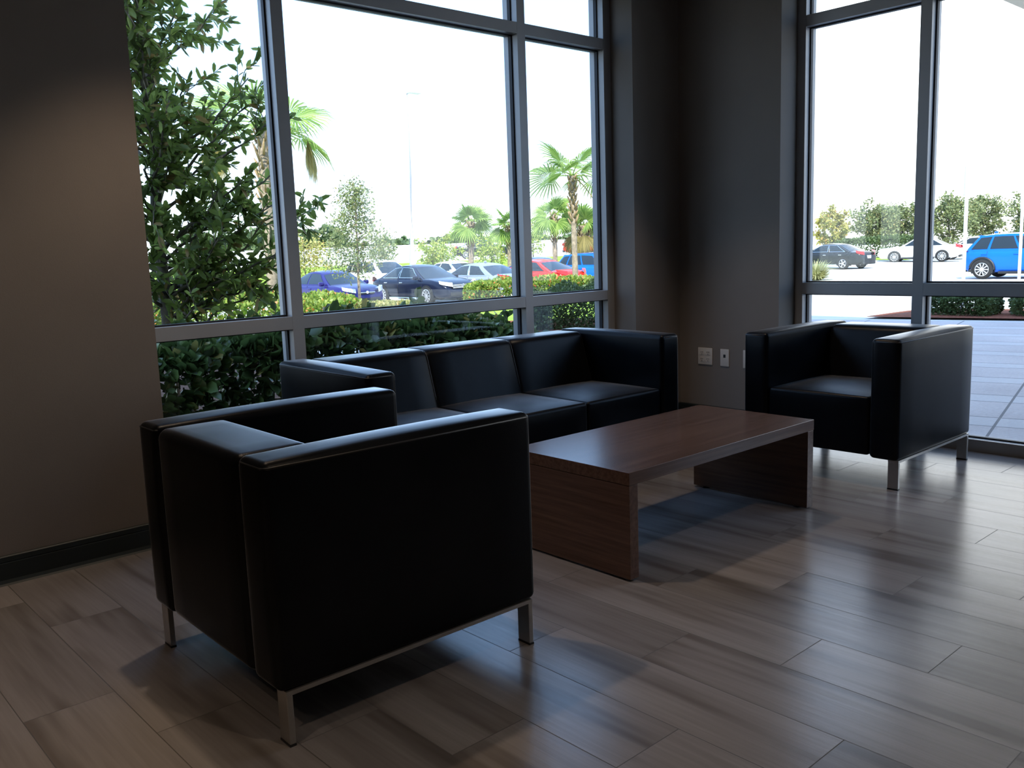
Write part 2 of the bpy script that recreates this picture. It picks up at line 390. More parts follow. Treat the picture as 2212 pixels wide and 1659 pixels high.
# ------------------------------------------------------------------ seating
def seat_unit(t, L, D, at, bt, n, h=.1383, H=.70, seatz=.425):
    """cube armchair or sofa; local x from back (0) to front (D), y across. n = seats"""
    Le = MT['leather']
    inn = L / 2 - at
    for s_ in (-1, 1):
        yc = s_ * (L / 2 - at / 2)
        a = MB().rbox((D / 2, yc, (H + h) / 2), (D, at - .006, H - h), .022, 4, 7, (.004, .005, .008)).build('armrest', Le, t, True)
        # piping round the top panel of the arm
        yo = s_ * (L / 2 - .006); yi = s_ * (inn + .008); zt = H - .014
        MB().tube([(.012, yi, zt), (.004, yi + s_ * .012, zt), (.004, yo - s_ * .012, zt), (.014, yo, zt), (D - .014, yo, zt), (D - .003, yo - s_ * .012, zt), (D - .003, yi + s_ * .02, zt)], .0032, 6).build('piping', MT['seam'], a, True)
    w = 2 * inn / n
    # one long upholstered back, cut into its sewn panels
    cuts = [-inn + w * i for i in range(1, n)]
    def slope(p):
        if p[0] > bt * .5: p[0] += (H - p[2]) * .30 * min(1, (p[0] - bt * .5) / (bt * .45))
        for c_ in cuts:
            g = max(0, 1 - abs(p[1] - c_) / .014)
            if g > 0 and (p[0] > bt * .4 or p[2] > H - .05): p[0] -= .006 * g * (p[0] > bt * .4); p[2] -= .005 * g
        return p
    yc = [c_ + d_ for c_ in cuts for d_ in (-.015, -.006, 0, .006, .015)]
    big = MB().rbox((bt / 2, 0, (H - .004 + h) / 2), (bt, 2 * inn - .003, H - .004 - h), .030, 5, 4 + 3 * n, (.003, 0, .003), slope, yc)
    ed = [-9] + cuts + [9]
    for i in range(n):
        fs = [f for f in big.f if ed[i] < sum(big.v[k][1] for k in f) / len(f) < ed[i + 1]]
        us = sorted({k for f in fs for k in f}); mp = {k: q for q, k in enumerate(us)}
        o = obj('backrest', [big.v[k] for k in us], [[mp[k] for k in f] for f in fs], Le, t, True)
        if i:
            y_ = cuts[i - 1]; sp = []
            for z_ in np.linspace(seatz + .02, H - .035, 8): sp.append((bt + (H - z_) * .30 - .005, y_, z_))
            sp += [(bt - .004, y_, H - .020), (bt - .014, y_, H - .0125), (bt - .03, y_, H - .0095), (.03, y_, H - .0095)]
            MB().tube(sp, .0030, 6).build('seam_cord', MT['seam'], o, True)
    for i in range(n):
        y0 = -inn + i * w + w / 2; x0 = bt + .03; x1 = D - .008
        MB().rbox(((x0 + x1) / 2, y0, (seatz + h + .008) / 2), (x1 - x0, w - .0015, seatz - h - .008), .016, 4, 7, (.004, 0, .016)).build('seat', Le, t, True)
    for s_ in (-1, 1):
        yo = s_ * (L / 2 - .004)
        MB().box(.018, D - .018, min(yo, yo - s_ * .05), max(yo, yo - s_ * .05), h - .009, h + .002).build('base_rail', MT['steel'], t)
        for x0 in (.018, D - .034):
            lg = MB().rbox((x0 + .008, yo - s_ * .025, (h - .009 + .006) / 2), (.016, .050, h - .009 - .006), .0015, 2, 2).build('leg', MT['steel'], t)
            MB().box(x0 - .0005, x0 + .0165, yo - s_ * .025 - .0255, yo - s_ * .025 + .0255, 0, .006).build('foot_pad', MT['black'], lg)
CW, CD = .8235, .83
c1 = thing('armchair', 'black leather cube armchair nearest the brown wall, its back and side turned to the viewer', 'armchair', (.8966, 2.2522, 0), math.radians(-1.03), 'matching black leather seating')
seat_unit(c1, CW, CD, .145, .21, 1)
c2 = thing('armchair', 'black leather cube armchair facing the table, by the right window and wall plates', 'armchair', (4.7787, 2.1683, 0), math.radians(179.63), 'matching black leather seating')
for ch in list(c1.children):
    d = ch.copy(); COL.objects.link(d); d.parent = c2
    for g in ch.children:
        q = g.copy(); COL.objects.link(q); q.parent = d
so = thing('sofa', 'long black leather three-seat sofa below the large window', 'sofa', (2.8334, 3.6426, 0), math.radians(-92.0), 'matching black leather seating')
seat_unit(so, 1.8918, .7715, .1437, .20, 3)

# ------------------------------------------------------------------ coffee table
t = thing('coffee_table', 'low walnut brown slab coffee table between the armchairs and the sofa', 'table', (2.265, 1.9314, 0), math.radians(-.61))
TL, TW, TH, TT = 1.211, .6035, .3932, .046
MB().rbox((TL / 2, TW / 2, TH - TT / 2), (TL, TW, TT), .0015, 2, 3).build('tabletop', MT['wood'], t)
for x in (.0015, TL - TT - .0015):
    g = MB().rbox((x + TT / 2, TW / 2, (TH - TT + .008) / 2), (TT, TW - .003, TH - TT - .009), .0015, 2, 3).build('side_panel', MT['woodend'], t)
    for y in (.06, TW - .06): MB().lathe([(0, .008), (.016, .008), (.016, 0), (0, 0)], 16, 'z', (x + TT / 2, y, 0)).build('glide', MT['black'], g)

# ------------------------------------------------------------------ wall plates on the pier
def plate(name, label, y0, y1, z0, z1, kind, group='wall plates on the corner wall'):
    t = thing(name, label, 'wall plate', (XC, (y0 + y1) / 2, z0), 0, group)
    hw, hh = (y1 - y0) / 2, z1 - z0
    MB().rbox((-.003, 0, hh / 2), (.006, 2 * hw, hh), .0028, 3, 3).build('cover', MT['plate'], t, True)
    if kind == 'quad':
        for sy in (-1, 1):
            for sz in (.3, .7):
                yc, zc = sy * hw * .42, hh * sz
                r = MB().rbox((-.0065, yc, zc), (.003, .030, .028), .001, 2, 2).build('receptacle', MT['plate'], t)
                for dy in (-.006, .006): MB().box(-.0084, -.0079, yc + dy - .0014, yc + dy + .0014, zc, zc + .009).build('slot', MT['black'], r)
                MB().box(-.0084, -.0079, yc - .0025, yc + .0025, zc - .010, zc - .005).build('slot', MT['black'], r)
    elif kind == 'jack':
        MB().box(-.0078, -.0058, -.008, .008, hh * .52, hh * .52 + .019).build('jack_port', MT['black'], t)
plate('power_outlet', 'double-gang cream power outlet plate with four sockets, low on the corner wall', 3.3625, 3.474, .377, .487, 'quad')
plate('data_outlet', 'single pale data outlet plate with one black port on the corner wall', 3.236, 3.302, .375, .486, 'jack')
plate('blank_plate', 'pale wall plate whose edge peeps out from behind the armchair by the window', 3.025, 3.133, .374, .488, 'blank')

# ================================================================== OUTSIDE
def smooth(t): t = max(0.0, min(1.0, t)); return t * t * (3 - 2 * t)
def gz(x, y):
    """height of the ground outside"""
    d = max(x - 5.1, y - 4.0, 0.0)
    z = -.05 + (-.626 + .0063 * x - .0069 * y) * smooth((d - 7) / 17)
    dep = .6698 * x + .7426 * y                # the ground climbs again towards the far road
    lat = .7426 * x - .6698 * y
    if lat < 16: z += 1.25 * smooth((dep - 50) / 16)
    else: z += 1.25 * smooth((dep - 50) / 16) * max(0, 1 - (lat - 16) / 12)
    return z
def sheet(name, outline, m, dz=.01, step=1.0):
    """ground cover that follows the ground: a grid cut to a convex outline"""
    xs = [p[0] for p in outline]; ys = [p[1] for p in outline]
    nx = max(2, int((max(xs) - min(xs)) / step)); ny = max(2, int((max(ys) - min(ys)) / step))
    a, b, c, d = [Vector(p) for p in outline]
    n = max(nx, ny); v = []; f = []
    for i in range(n + 1):
        for j in range(n + 1):
            u, w = i / n, j / n; p = (a * (1 - u) + b * u) * (1 - w) + (d * (1 - u) + c * u) * w
            v.append((p.x, p.y, gz(p.x, p.y) + dz))
    for i in range(n):
        for j in range(n): k = i * (n + 1) + j; f.append((k, k + n + 1, k + n + 2, k + 1))
    return struct(obj(name, v, f, m, smooth=True))
def ground():
    xs = list(np.linspace(-30, 5, 15)) + list(np.linspace(6.5, 90, 60)) + list(np.linspace(95, 200, 12))
    ys = list(np.linspace(-60, 4, 20)) + list(np.linspace(5.5, 90, 60)) + list(np.linspace(95, 200, 12))
    v = []; f = []
    for x in xs:
        for y in ys:
            inside = x < XC + .2 and y < YB + .2
            v.append((x, y, -.30 if inside else gz(x, y)))
    ny = len(ys)
    for i in range(len(xs) - 1):
        for j in range(ny - 1):
            k = i * ny + j; f.append((k, k + ny, k + ny + 1, k + 1))
    return struct(obj('ground', v, f, MT['concrete'], smooth=True))
ground()
struct(MB().box(XW + .125, XW + .135, WY0, WY1, -.2, 0).build('trim_1', MT['stucco']))
sheet('walkway', [(5.1, -9), (17.5, -9), (12.0, 7.7), (5.1, 7.7)], MT['paving'], .02)
sheet('planting_bed', [(-6, 4.0), (5.0, 4.0), (5.0, 12.0), (-6, 12.0)], MT['soil'], .02)
sheet('planting_bed_mulch', [(12.95, 6.35), (15.6, -3.5), (18.4, -3.0), (15.6, 6.5)], MT['mulch'], .03)
def lanepoly(d0, d1, l0, l1):
    F2, R2 = Vector((.6698, .7426)), Vector((.7426, -.6698))
    return [tuple(F2 * d + R2 * l) for d, l in ((d0, l0), (d0, l1), (d1, l1), (d1, l0))]
sheet('planting_bed_mulch', lanepoly(12.7, 15.0, -.3, 3.2), MT['mulch'], .03)
sheet('lawn', lanepoly(39, 66, -42, -3.5), MT['lawn'], .03, 2)
sheet('lawn_median', lanepoly(50, 66, -3.5, 14), MT['lawn'], .03, 2)
sheet('lawn_verge', lanepoly(57, 67, 14, 26), MT['lawn'], .03, 2)
sheet('lawn_bed', lanepoly(15, 25.5, -14, 4.5), MT['lawn'], .03, 1)
def slab(name, d0, d1, l0, l1, z0, z1, m):
    q = lanepoly(d0, d1, l0, l1); v = [(*p, z) for z in (z0, z1) for p in q]
    return obj(name, v, [(3, 2, 1, 0), (4, 5, 6, 7), (0, 1, 5, 4), (1, 2, 6, 5), (2, 3, 7, 6), (3, 0, 4, 7)], m)
struct(slab('road', 66, 84, -60, 30, -.6, .58, MT['concrete']))
struct(slab('road_barrier', 84, 84.5, -60, 30, -.6, 1.95, MT['pole']))

# ---- leaves: numpy builder of folded leaf blades
def leaves(P, Dr, L, Wd, rng, fold=.18, var=.3, jitter=.5):
    """P base points (n,3), Dr directions (n,3): six-point folded leaves -> verts, faces"""
    n = len(P); P = np.asarray(P, float); Dr = np.asarray(Dr, float)
    Dr = Dr + rng.normal(0, jitter, Dr.shape); Dr /= np.linalg.norm(Dr, axis=1)[:, None] + 1e-9
    r = rng.normal(0, 1, Dr.shape); r[:, 2] += .6
    S = np.cross(Dr, r); S /= np.linalg.norm(S, axis=1)[:, None] + 1e-9
    Nn = np.cross(S, Dr); k = (1 + rng.uniform(-var, var, n))[:, None]; l = L * k; w = Wd * k * .5
    droop = np.array([0, 0, -1.0]) * l * .12
    a = P; b = P + Dr * l * .32 + S * w * .9 + Nn * w * fold * 2; c = P + Dr * l * .72 + S * w * .85 + Nn * w * fold * 2 + droop * .5
    t = P + Dr * l + droop
    d = P + Dr * l * .72 - S * w * .85 + Nn * w * fold * 2 + droop * .5; e_ = P + Dr * l * .32 - S * w * .9 + Nn * w * fold * 2
    V = np.stack([a, b, c, t, d, e_], 1).reshape(-1, 3)
    o = np.arange(n) * 6
    Fq = np.stack([np.stack([o, o + 1, o + 2, o + 3], 1), np.stack([o, o + 3, o + 4, o + 5], 1)], 1).reshape(-1, 4)
    return V, Fq
def fast_mesh(name, V, Fq, m, parent=None):
    me = bpy.data.meshes.new(name); nv, nf = len(V), len(Fq)
    me.vertices.add(nv); me.vertices.foreach_set('co', np.asarray(V, np.float32).ravel())
    me.loops.add(nf * 4); me.loops.foreach_set('vertex_index', np.asarray(Fq, np.int32).ravel())
    me.polygons.add(nf); me.polygons.foreach_set('loop_start', np.arange(nf, dtype=np.int32) * 4)
    me.update(calc_edges=True); me.materials.append(m)
    o = bpy.data.objects.new(name, me); COL.objects.link(o)
    if parent: o.parent = parent
    return o
def curve(a, b, rng, n=6, sag=0.0, wob=.05):
    a, b = np.array(a, float), np.array(b, float); L = np.linalg.norm(b - a); out = []
    w = rng.normal(0, wob * L, (n + 1, 3)); w[0] = 0; w[-1] = 0
    for i in range(n + 1):
        t = i / n; p = a + (b - a) * t + w[i]; p[2] += sag * L * 4 * t * (1 - t); out.append(p)
    return np.array(out)
def along(c, t):
    i = np.clip((t * (len(c) - 1)).astype(int), 0, len(c) - 2); f = t * (len(c) - 1) - i
    return c[i] * (1 - f)[:, None] + c[i + 1] * f[:, None]

# ---- the broad-leaved tree just outside the large window
def near_tree():
    rng = np.random.default_rng(5)
    base = np.array([2.49, 6.5, gz(2.5, 6.5)])
    t = thing('shade_tree', 'dark broad-leaved tree close outside the left pane of the large window', 'tree', base)
    tr = np.array([(0, 0, -.05), (.01, 0, .8), (.0, .02, 1.5), (.05, .0, 2.3), (.0, .03, 3.2), (.04, 0, 4.2)])
    MB().tube(tr, [.05, .045, .040, .034, .025, .012], 10).build('trunk', MT['barkg'], t, True)
    ends = [(2.56, 6.39, 2.66), (2.73, 6.16, 2.42), (3.25, 6.15, 2.46), (3.15, 6.0, 2.25), (3.05, 6.35, 2.02), (3.55, 6.2, 1.88), (3.22, 5.75, 2.13),
            (3.42, 6.0, 1.60), (3.62, 5.85, 1.52), (3.38, 5.78, 1.36), (3.52, 6.10, 1.20), (3.14, 5.9, 1.0), (2.93, 6.3, .92), (3.25, 6.9, 1.22), (3.30, 6.65, 1.63), (2.73, 5.75, 1.35),
            (2.45, 6.3, 3.0), (2.75, 6.35, 2.9), (2.9, 6.2, 1.25), (3.0, 6.2, 1.55), (2.62, 6.2, 1.95), (2.7, 6.5, 2.25), (2.7, 6.1, 1.1),
            (1.6, 6.3, 1.4), (1.7, 6.9, 1.9), (1.5, 6.5, 2.5), (1.9, 6.1, 3.0), (2.2, 7.3, 1.6), (2.4, 7.4, 2.4), (1.8, 6.6, 1.0), (2.8, 7.2, 2.9), (2.2, 6.4, 3.7), (2.7, 6.6, 3.8), (2.4, 5.8, 2.2), (2.5, 6.6, 4.4)]
    ends = [(2.5 + (a - 2.5) * .84, 6.5 + (b_ - 6.5) * .84, c_) for a, b_, c_ in ends] + [(3.27, 6.08, 1.50)] + [(2.5 - .30 - .12 * math.sin(i * 2.1), 6.5 - .36 + .12 * math.cos(i * 1.7), 1.2 + .18 * i) for i in range(12)]
    for i in range(20):
        a = i * 2.4; r_ = rng.uniform(.30, .80); ends.append((2.5 + r_ * math.cos(a), 6.5 + r_ * math.sin(a), rng.uniform(.95, 3.6)))
    br = MB(); P = []; Dd = []
    for E_ in ends:
        E_ = np.array(E_) - base; h = np.hypot(E_[0], E_[1])
        z0 = max(.45, E_[2] - .35 * h - rng.uniform(.05, .25)); s = along(tr, np.array([min(.97, z0 / 4.2)]))[0]
        c = curve(s, E_, rng, 6, -.05, .035); br.tube(c, list(np.linspace(.015, .004, 7)), 5)
        tw = [c]
        for q in range(7):
            tt = rng.uniform(.3, .97); p0 = along(c, np.array([tt]))[0]; dirn = (E_ - s) / np.linalg.norm(E_ - s) * .5 + rng.normal(0, .6, 3); dirn[2] += .15
            c2 = curve(p0, p0 + dirn / np.linalg.norm(dirn) * rng.uniform(.14, .34), rng, 3, 0, .04); br.tube(c2, list(np.linspace(.004, .0018, 4)), 4); tw.append(c2)
        for k, c2 in enumerate(tw):
            m = 26 if k == 0 else 16
            tt = rng.uniform(.25 if k else .4, 1, m); P.append(along(c2, tt)); d = (c2[-1] - c2[0]); Dd.append(np.tile(d / np.linalg.norm(d), (m, 1)))
    P = np.concatenate(P); Dd = np.concatenate(Dd)
    br.build('branch_frame', MT['barkg'], t, True)
    V, Fq = leaves(P, Dd, .088, .031, rng, .15, .35, .75); fast_mesh('foliage', V, Fq, MT['lf_tree'], t)
    # stake and its strap
    st = thing('tree_stake', 'pale wooden stake beside the trunk of the dark broad-leaved tree', 'stake', (2.60, 6.42, gz(2.6, 6.4)))
    MB().tube([(0, 0, -.05), (0, .0, 1.25)], .020, 8).build('post', MT['stake'], st, True)
    MB().tube([(-.09, .05, .98), (-.03, -.03, 1.0), (.03, -.01, 1.01), (.02, .03, 1.02), (-.09, .10, 1.06), (-.15, .05, 1.0), (-.09, .03, .98)], .012, 6).build('strap', MT['strap'], st, True)
    MB().tube([(0, 0, .92), (.12, -.02, .70)], .008, 6).build('brace', MT['strap'], st, True)
near_tree()

# ---- hedges: an irregular box of leaves over a twig frame
def hedge(name, label, cat, c, size, n, L, Wd, m, seed, rz=0.0, bump=.10, group=None, top=.6, stem=MT['barkg'], sprigs=0):
    rng = np.random.default_rng(seed); sx_, sy_, sz_ = size
    t = thing(name, label, cat, (c[0], c[1], gz(c[0], c[1]) if len(c) < 3 else c[2]), rz, group)
    u = rng.uniform(-1, 1, (n, 3)); k = rng.integers(0, 10, n)
    s_ = np.where(k < 4, 2, np.where(k < 8, 1, 0))          # which face the leaf grows out of
    sg = np.where(s_ == 2, 1, np.where(rng.uniform(0, 1, n) < .8, -1, 1))
    dpt = rng.beta(1, 3, n) * .55
    idx = np.arange(n); u[idx, s_] = sg * (1 - dpt)
    ph = rng.uniform(0, 6.28, 6)
    x = u[:, 0] * sx_ / 2; y = u[:, 1] * sy_ / 2; z = (u[:, 2] + 1) / 2 * sz_
    lump = bump * (np.sin(x * 5.1 + ph[0]) * np.cos(y * 4.3 + ph[1]) + .7 * np.sin(x * 11 + ph[2]) * np.sin(z * 9 + ph[3]) + .5 * np.sin(y * 13 + ph[4]))
    ed = 1 - .22 * np.abs(u[:, 0]) ** 4
    z = z * (1 + lump) * ed; y = y * (1 + lump * .6) * (1 - .20 * np.clip(u[:, 2], 0, 1) ** 3)
    P = np.stack([x, y, np.maximum(z, .01)], 1)
    D0 = np.zeros((n, 3)); D0[idx, s_] = sg; D0[:, 2] += .45
    V, Fq = leaves(P, D0, L, Wd, rng, .12, .35, .6)
    fast_mesh('foliage', V, Fq, m, t)
    st = MB()
    for i in range(max(6, min(40, int(sx_ * 7)))):
        x0, y0 = rng.uniform(-.45, .45) * sx_, rng.uniform(-.3, .3) * sy_
        c_ = curve((x0, y0, -.03), (x0 + rng.normal(0, .12), y0 + rng.normal(0, .1), sz_ * rng.uniform(.6, .85)), rng, 4, 0, .06); st.tube(c_, list(np.linspace(.012, .004, 5)) if sz_ < 2 else list(np.linspace(.04, .01, 5)), 5)
    st.build('stems', stem, t, True)  # woody stems inside the leaves, joined in one mesh
    return t
def clusia():
    rng = np.random.default_rng(11)
    t = hedge('clusia_hedge', 'dark green round-leaved hedge standing right below the large window outside', 'hedge', (2.62, 5.35), (4.3, 1.1, .70), 17000, .085, .058, MT['lf_hedge'], 3, 0, .09)
    # upright shoots that stand above the clipped top
    P = []; D = []; st = MB()
    for i in range(60):
        x, y = (rng.uniform(.1, 1.5) if i % 3 else rng.uniform(-2.0, 2.1)), rng.uniform(-.40, .3); h = rng.uniform(.02, .22 if i % 3 else .12); z = .68
        a = np.array([x, y, z - .2]); b = np.array([x + rng.normal(0, .03), y + rng.normal(0, .03), z + h]); st.tube([a, b], [.004, .003], 4, False)
        for q in range(6):
            P.append(a + (b - a) * rng.uniform(.5, 1)); D.append((rng.normal(0, .5), rng.normal(0, .5), .8))
    V, Fq = leaves(np.array(P), np.array(D), .10, .055, rng, .2, .25, .25)
    fast_mesh('shoot_foliage', np.concatenate([V, np.array(st.v)]), np.concatenate([Fq, np.array(st.f) + len(V)]), MT['lf_hedge'], t)
clusia()
hedge('ixora_hedge', 'long sunlit yellow-green hedge with orange tips behind the dark window hedge', 'hedge', (8.27, 18.13, gz(8.27, 18.13) + .02), (5.0, 4.0, .62), 15000, .10, .05, MT['lf_ixora'], 21, math.radians(-42), .07)
hedge('ixora_hedge', 'low tan-tipped hedge strip in front of the dark blue sedan', 'hedge', (12.15, 18.25, gz(12.15, 18.25)), (1.9, 2.4, .27), 5000, .09, .045, MT['lf_dry'], 22, math.radians(-42), .06)
hedge('ixora_hedge', 'rounded sunlit hedge mound in front of the grey and red sedans', 'hedge', (15.92, 16.6, gz(15.92, 16.6)), (3.6, 2.4, .58), 11000, .09, .05, MT['lf_ixora'], 23, math.radians(-42), .09)
hedge('shade_shrub', 'dark small-leaved shrub in the shade below the right pane of the large window', 'shrub', (10.24, 9.35, gz(10.2, 9.4) + .02), (2.3, 1.7, .55), 20000, .055, .030, MT['lf_dark'], 24, math.radians(-42), .12)

# low shrubs of the red mulch bed past the right window
for i, (x, y, s_, lab) in enumerate(((14.15, 5.35, .8, 'dark shrub at the near tip of the red mulch bed beside the walkway'), (14.55, 4.35, .9, 'dark shrub second along the red mulch bed, below the first sign post'), (14.95, 3.3, .95, 'dark shrub third along the red mulch bed by the paved walk'), (15.35, 2.2, .95, 'dark shrub farthest right in the red mulch bed by the walk'))):
    hedge('mulch_bed_shrub', lab, 'shrub', (x, y, gz(x, y) + .05), (1.0 * s_, 1.0 * s_, .33 * s_), 7000, .055, .028, MT['lf_dark'], 40 + i, .3 * i, .16, 'shrubs in the red mulch bed')

# ---- young trees and shrubs
def tree(name, label, loc, h, rad, m, seed, clear=.25, n_br=26, per=150, L=.09, Wd=.05, group=None, shape='cone', bark='barkg', cat='tree', tr_r=.06, gap=1.0):
    rng = np.random.default_rng(seed)
    t = thing(name, label, cat, loc, rng.uniform(0, 6.28), group)
    tr = np.array([(0, 0, -.05)] + [(rng.normal(0, .02) * h * .3, rng.normal(0, .02) * h * .3, h * k) for k in (.25, .5, .75, .97)])
    MB().tube(tr, [tr_r, tr_r * .8, tr_r * .55, tr_r * .35, tr_r * .12], 8).build('trunk', MT[bark], t, True)
    br = MB(); P = []; D = []
    for i in range(n_br):
        f = clear + (1 - clear) * ((i + rng.uniform(.2, .8)) / n_br); a = i * 2.4 + rng.uniform(-.4, .4)
        g = (f - clear) / (1 - clear)
        R_ = rad * ({'cone': (1 - g) ** .75 * min(1, .55 + g * 3), 'ball': math.sqrt(max(0, 1 - (2 * g - .95) ** 2)) * .95 + .08, 'vase': .35 + .65 * g}[shape]) * rng.uniform(.75, 1.1)
        s = along(tr, np.array([min(.98, f * .9 * .97)]))[0]; e_ = s + np.array([math.cos(a) * R_, math.sin(a) * R_, R_ * rng.uniform(.1, .5)]); e_[2] = min(e_[2], h * 1.02)
        c = curve(s, e_, rng, 4, .02, .04); br.tube(c, list(np.linspace(max(.008, tr_r * .28), .004, 5)), 5)
        kk = int(per * (.35 + .65 * R_ / rad)); nc = max(3, kk // 22)
        for q in range(nc):
            tt = rng.uniform(.25, 1); p = along(c, np.array([tt]))[0] + rng.normal(0, .10 * rad * gap, 3)
            m_ = kk // nc; pts = p + rng.normal(0, .085 * rad, (m_, 3)); P.append(pts); d = pts - s; D.append(d / (np.linalg.norm(d, axis=1)[:, None] + 1e-6))
    br.build('branch_frame', MT[bark], t, True)
    V, Fq = leaves(np.concatenate(P), np.concatenate(D), L, Wd, rng, .12, .35, .8); fast_mesh('foliage', V, Fq, m, t)
    return t
G = lambda x, y: (x, y, gz(x, y))
tree('oak_sapling', 'slender young oak with sparse olive leaves in front of the purple-blue sedan', G(15.89, 24.89), 4.75, 1.35, MT['lf_oak'], 61, .30, 40, 190, .085, .045, None, 'cone', 'barkp', 'tree', .055)
tree('golden_shrub', 'yellow-green bushy shrub behind the young oak', G(21.9, 39.0), 3.0, 1.5, MT['lf_gold'], 62, .12, 22, 150, .12, .07, None, 'ball', 'barkg', 'shrub', .05)
tree('crape_myrtle', 'lime-leaved small tree standing right beside the white light pole', G(30.6, 40.2), 2.9, 1.15, MT['lf_lime'], 63, .2, 20, 110, .13, .08, None, 'vase', 'barkg', 'shrub', .045)
tree('roadside_shrub', 'lime-green low shrub right of the middle palm, before the far grey car', G(37.6, 43.2), 2.35, 1.6, MT['lf_lime'], 64, .1, 20, 110, .13, .08, None, 'ball', 'barkg', 'shrub', .05)
tree('roadside_shrub', 'pale green low shrub left of the middle palm trunk', G(34.6, 44.4), 2.1, 1.3, MT['lf_lime'], 65, .1, 18, 100, .13, .08, None, 'ball', 'barkg', 'shrub', .05)
tree('roadside_shrub', 'green shrub between the white light pole and the young oak', G(26.6, 39.6), 2.6, 1.1, MT['lf_oak'], 66, .1, 18, 110, .13, .08, None, 'ball', 'barkg', 'shrub', .05)
tree('crape_myrtle', 'thin lime-leaved tree behind the red sedan, left of the palms', G(38.4, 40.2), 3.6, 1.25, MT['lf_lime'], 67, .35, 18, 80, .13, .08, None, 'vase', 'barkg', 'shrub', .05)
tree('bronze_shrub', 'yellowish shrub with reddish tips far left behind the cars on the right side', G(62.3, 33.2), 3.6, 1.35, MT['lf_gold'], 68, .08, 26, 150, .2, .12, None, 'ball', 'barkg', 'shrub', .07)
tree('live_oak', 'olive-green oak left of the other car park oaks, behind the white sedan', G(66.6, 31.9), 4.25, 1.8, MT['lf_oak'], 69, .25, 30, 190, .19, .11, 'oaks beyond the car park', 'ball', 'barkg', 'tree', .12)
tree('live_oak', 'olive-green oak half hidden by the right window mullion, left side', G(71.4, 32.1), 4.3, 1.9, MT['lf_oak'], 70, .25, 30, 190, .19, .11, 'oaks beyond the car park', 'ball', 'barkg', 'tree', .12)
tree('live_oak', 'olive-green oak just right of the right window mullion', G(68.9, 27.5), 4.6, 1.9, MT['lf_oak'], 71, .25, 30, 190, .19, .11, 'oaks beyond the car park', 'ball', 'barkg', 'tree', .12)
tree('live_oak', 'olive-green oak between the two sign posts, above the blue SUV', G(75.2, 27.4), 4.7, 1.75, MT['lf_oak'], 72, .25, 30, 190, .19, .11, 'oaks beyond the car park', 'ball', 'barkg', 'tree', .12)
tree('live_oak', 'olive-green oak at the right picture edge behind the second sign post', G(73.4, 23.3), 4.6, 1.65, MT['lf_oak'], 73, .25, 30, 190, .19, .11, 'oaks beyond the car park', 'ball', 'barkg', 'tree', .12)
hedge('clipped_hedge', 'dark clipped hedge behind the white sedan in the far car park', 'hedge', G(60.5, 28.4), (6.6, 1.6, 1.35), 7000, .16, .09, MT['lf_dark'], 74, math.radians(-47), .08)
hedge('clipped_hedge', 'red-topped dark hedge behind the blue SUV', 'hedge', G(66.2, 18.6), (7.0, 1.3, 1.75), 7000, .16, .09, leafmat('red_tipped_leaf', (.05, .08, .03), (.12, .17, .05), (.5, .08, .05), .25), 75, math.radians(-72), .06)
# distant wood line beyond the road: a mass nobody could count
def wood_line():
    rng = np.random.default_rng(9); P = []
    for l0, l1, z in ((-34, -17, 3.6), (-6.5, -2.2, 2.5), (-30, 14, 2.3)):
        n = int((l1 - l0) * 130); l = rng.uniform(l0, l1, n); d = rng.uniform(92, 97, n)
        hz = z + .35 * np.sin(l * .9) + .25 * np.sin(l * 2.3); zz = rng.uniform(0, 1, n) ** .6 * hz
        P.append(np.stack([.6698 * d + .7426 * l, .7426 * d - .6698 * l, zz], 1))
    P = np.concatenate(P); V, Fq = leaves(P, np.tile((0, 0, 1.0), (len(P), 1)), .6, .45, rng, .1, .4, 1.0)
    o = fast_mesh('wood_line', V, Fq, MT['lf_dark']); tag(o, 'dense green line of woods far beyond the road', 'trees', None, 'stuff')
wood_line()
# ornamental grass clump
def grass_clump():
    rng = np.random.default_rng(31); n = 900; x, y = 35.4, 19.55
    t = thing('ornamental_grass', 'pale arching ornamental grass clump beside the black sedan', 'grass', G(x, y))
    a = rng.uniform(0, 2 * PI, n); e_ = rng.uniform(.25, 1.25, n); L = rng.uniform(.65, 1.25, n)
    d = np.stack([np.cos(a) * np.cos(e_), np.sin(a) * np.cos(e_), np.sin(e_)], 1); s = np.stack([-np.sin(a), np.cos(a), a * 0], 1) * .012
    b = np.stack([np.cos(a), np.sin(a), a * 0], 1) * rng.uniform(0, .16, (n, 1)); m_ = b + d * (L * .6)[:, None]; tp = b + d * L[:, None]; tp[:, 2] -= L * .22
    V = np.stack([b - s, b + s, m_ + s, m_ - s, tp + s * .3, tp - s * .3], 1).reshape(-1, 3); o = np.arange(n) * 6
    Fq = np.stack([np.stack([o, o + 1, o + 2, o + 3], 1), np.stack([o + 3, o + 2, o + 4, o + 5], 1)], 1).reshape(-1, 4)
    fast_mesh('blade_tuft', V, Fq, MT['straw'], t)
    MB().lathe([(0, .10), (.10, .08), (.15, 0), (.0, -.02)], 12, 'z').build('crown', MT['boot'], t, True)
grass_clump()

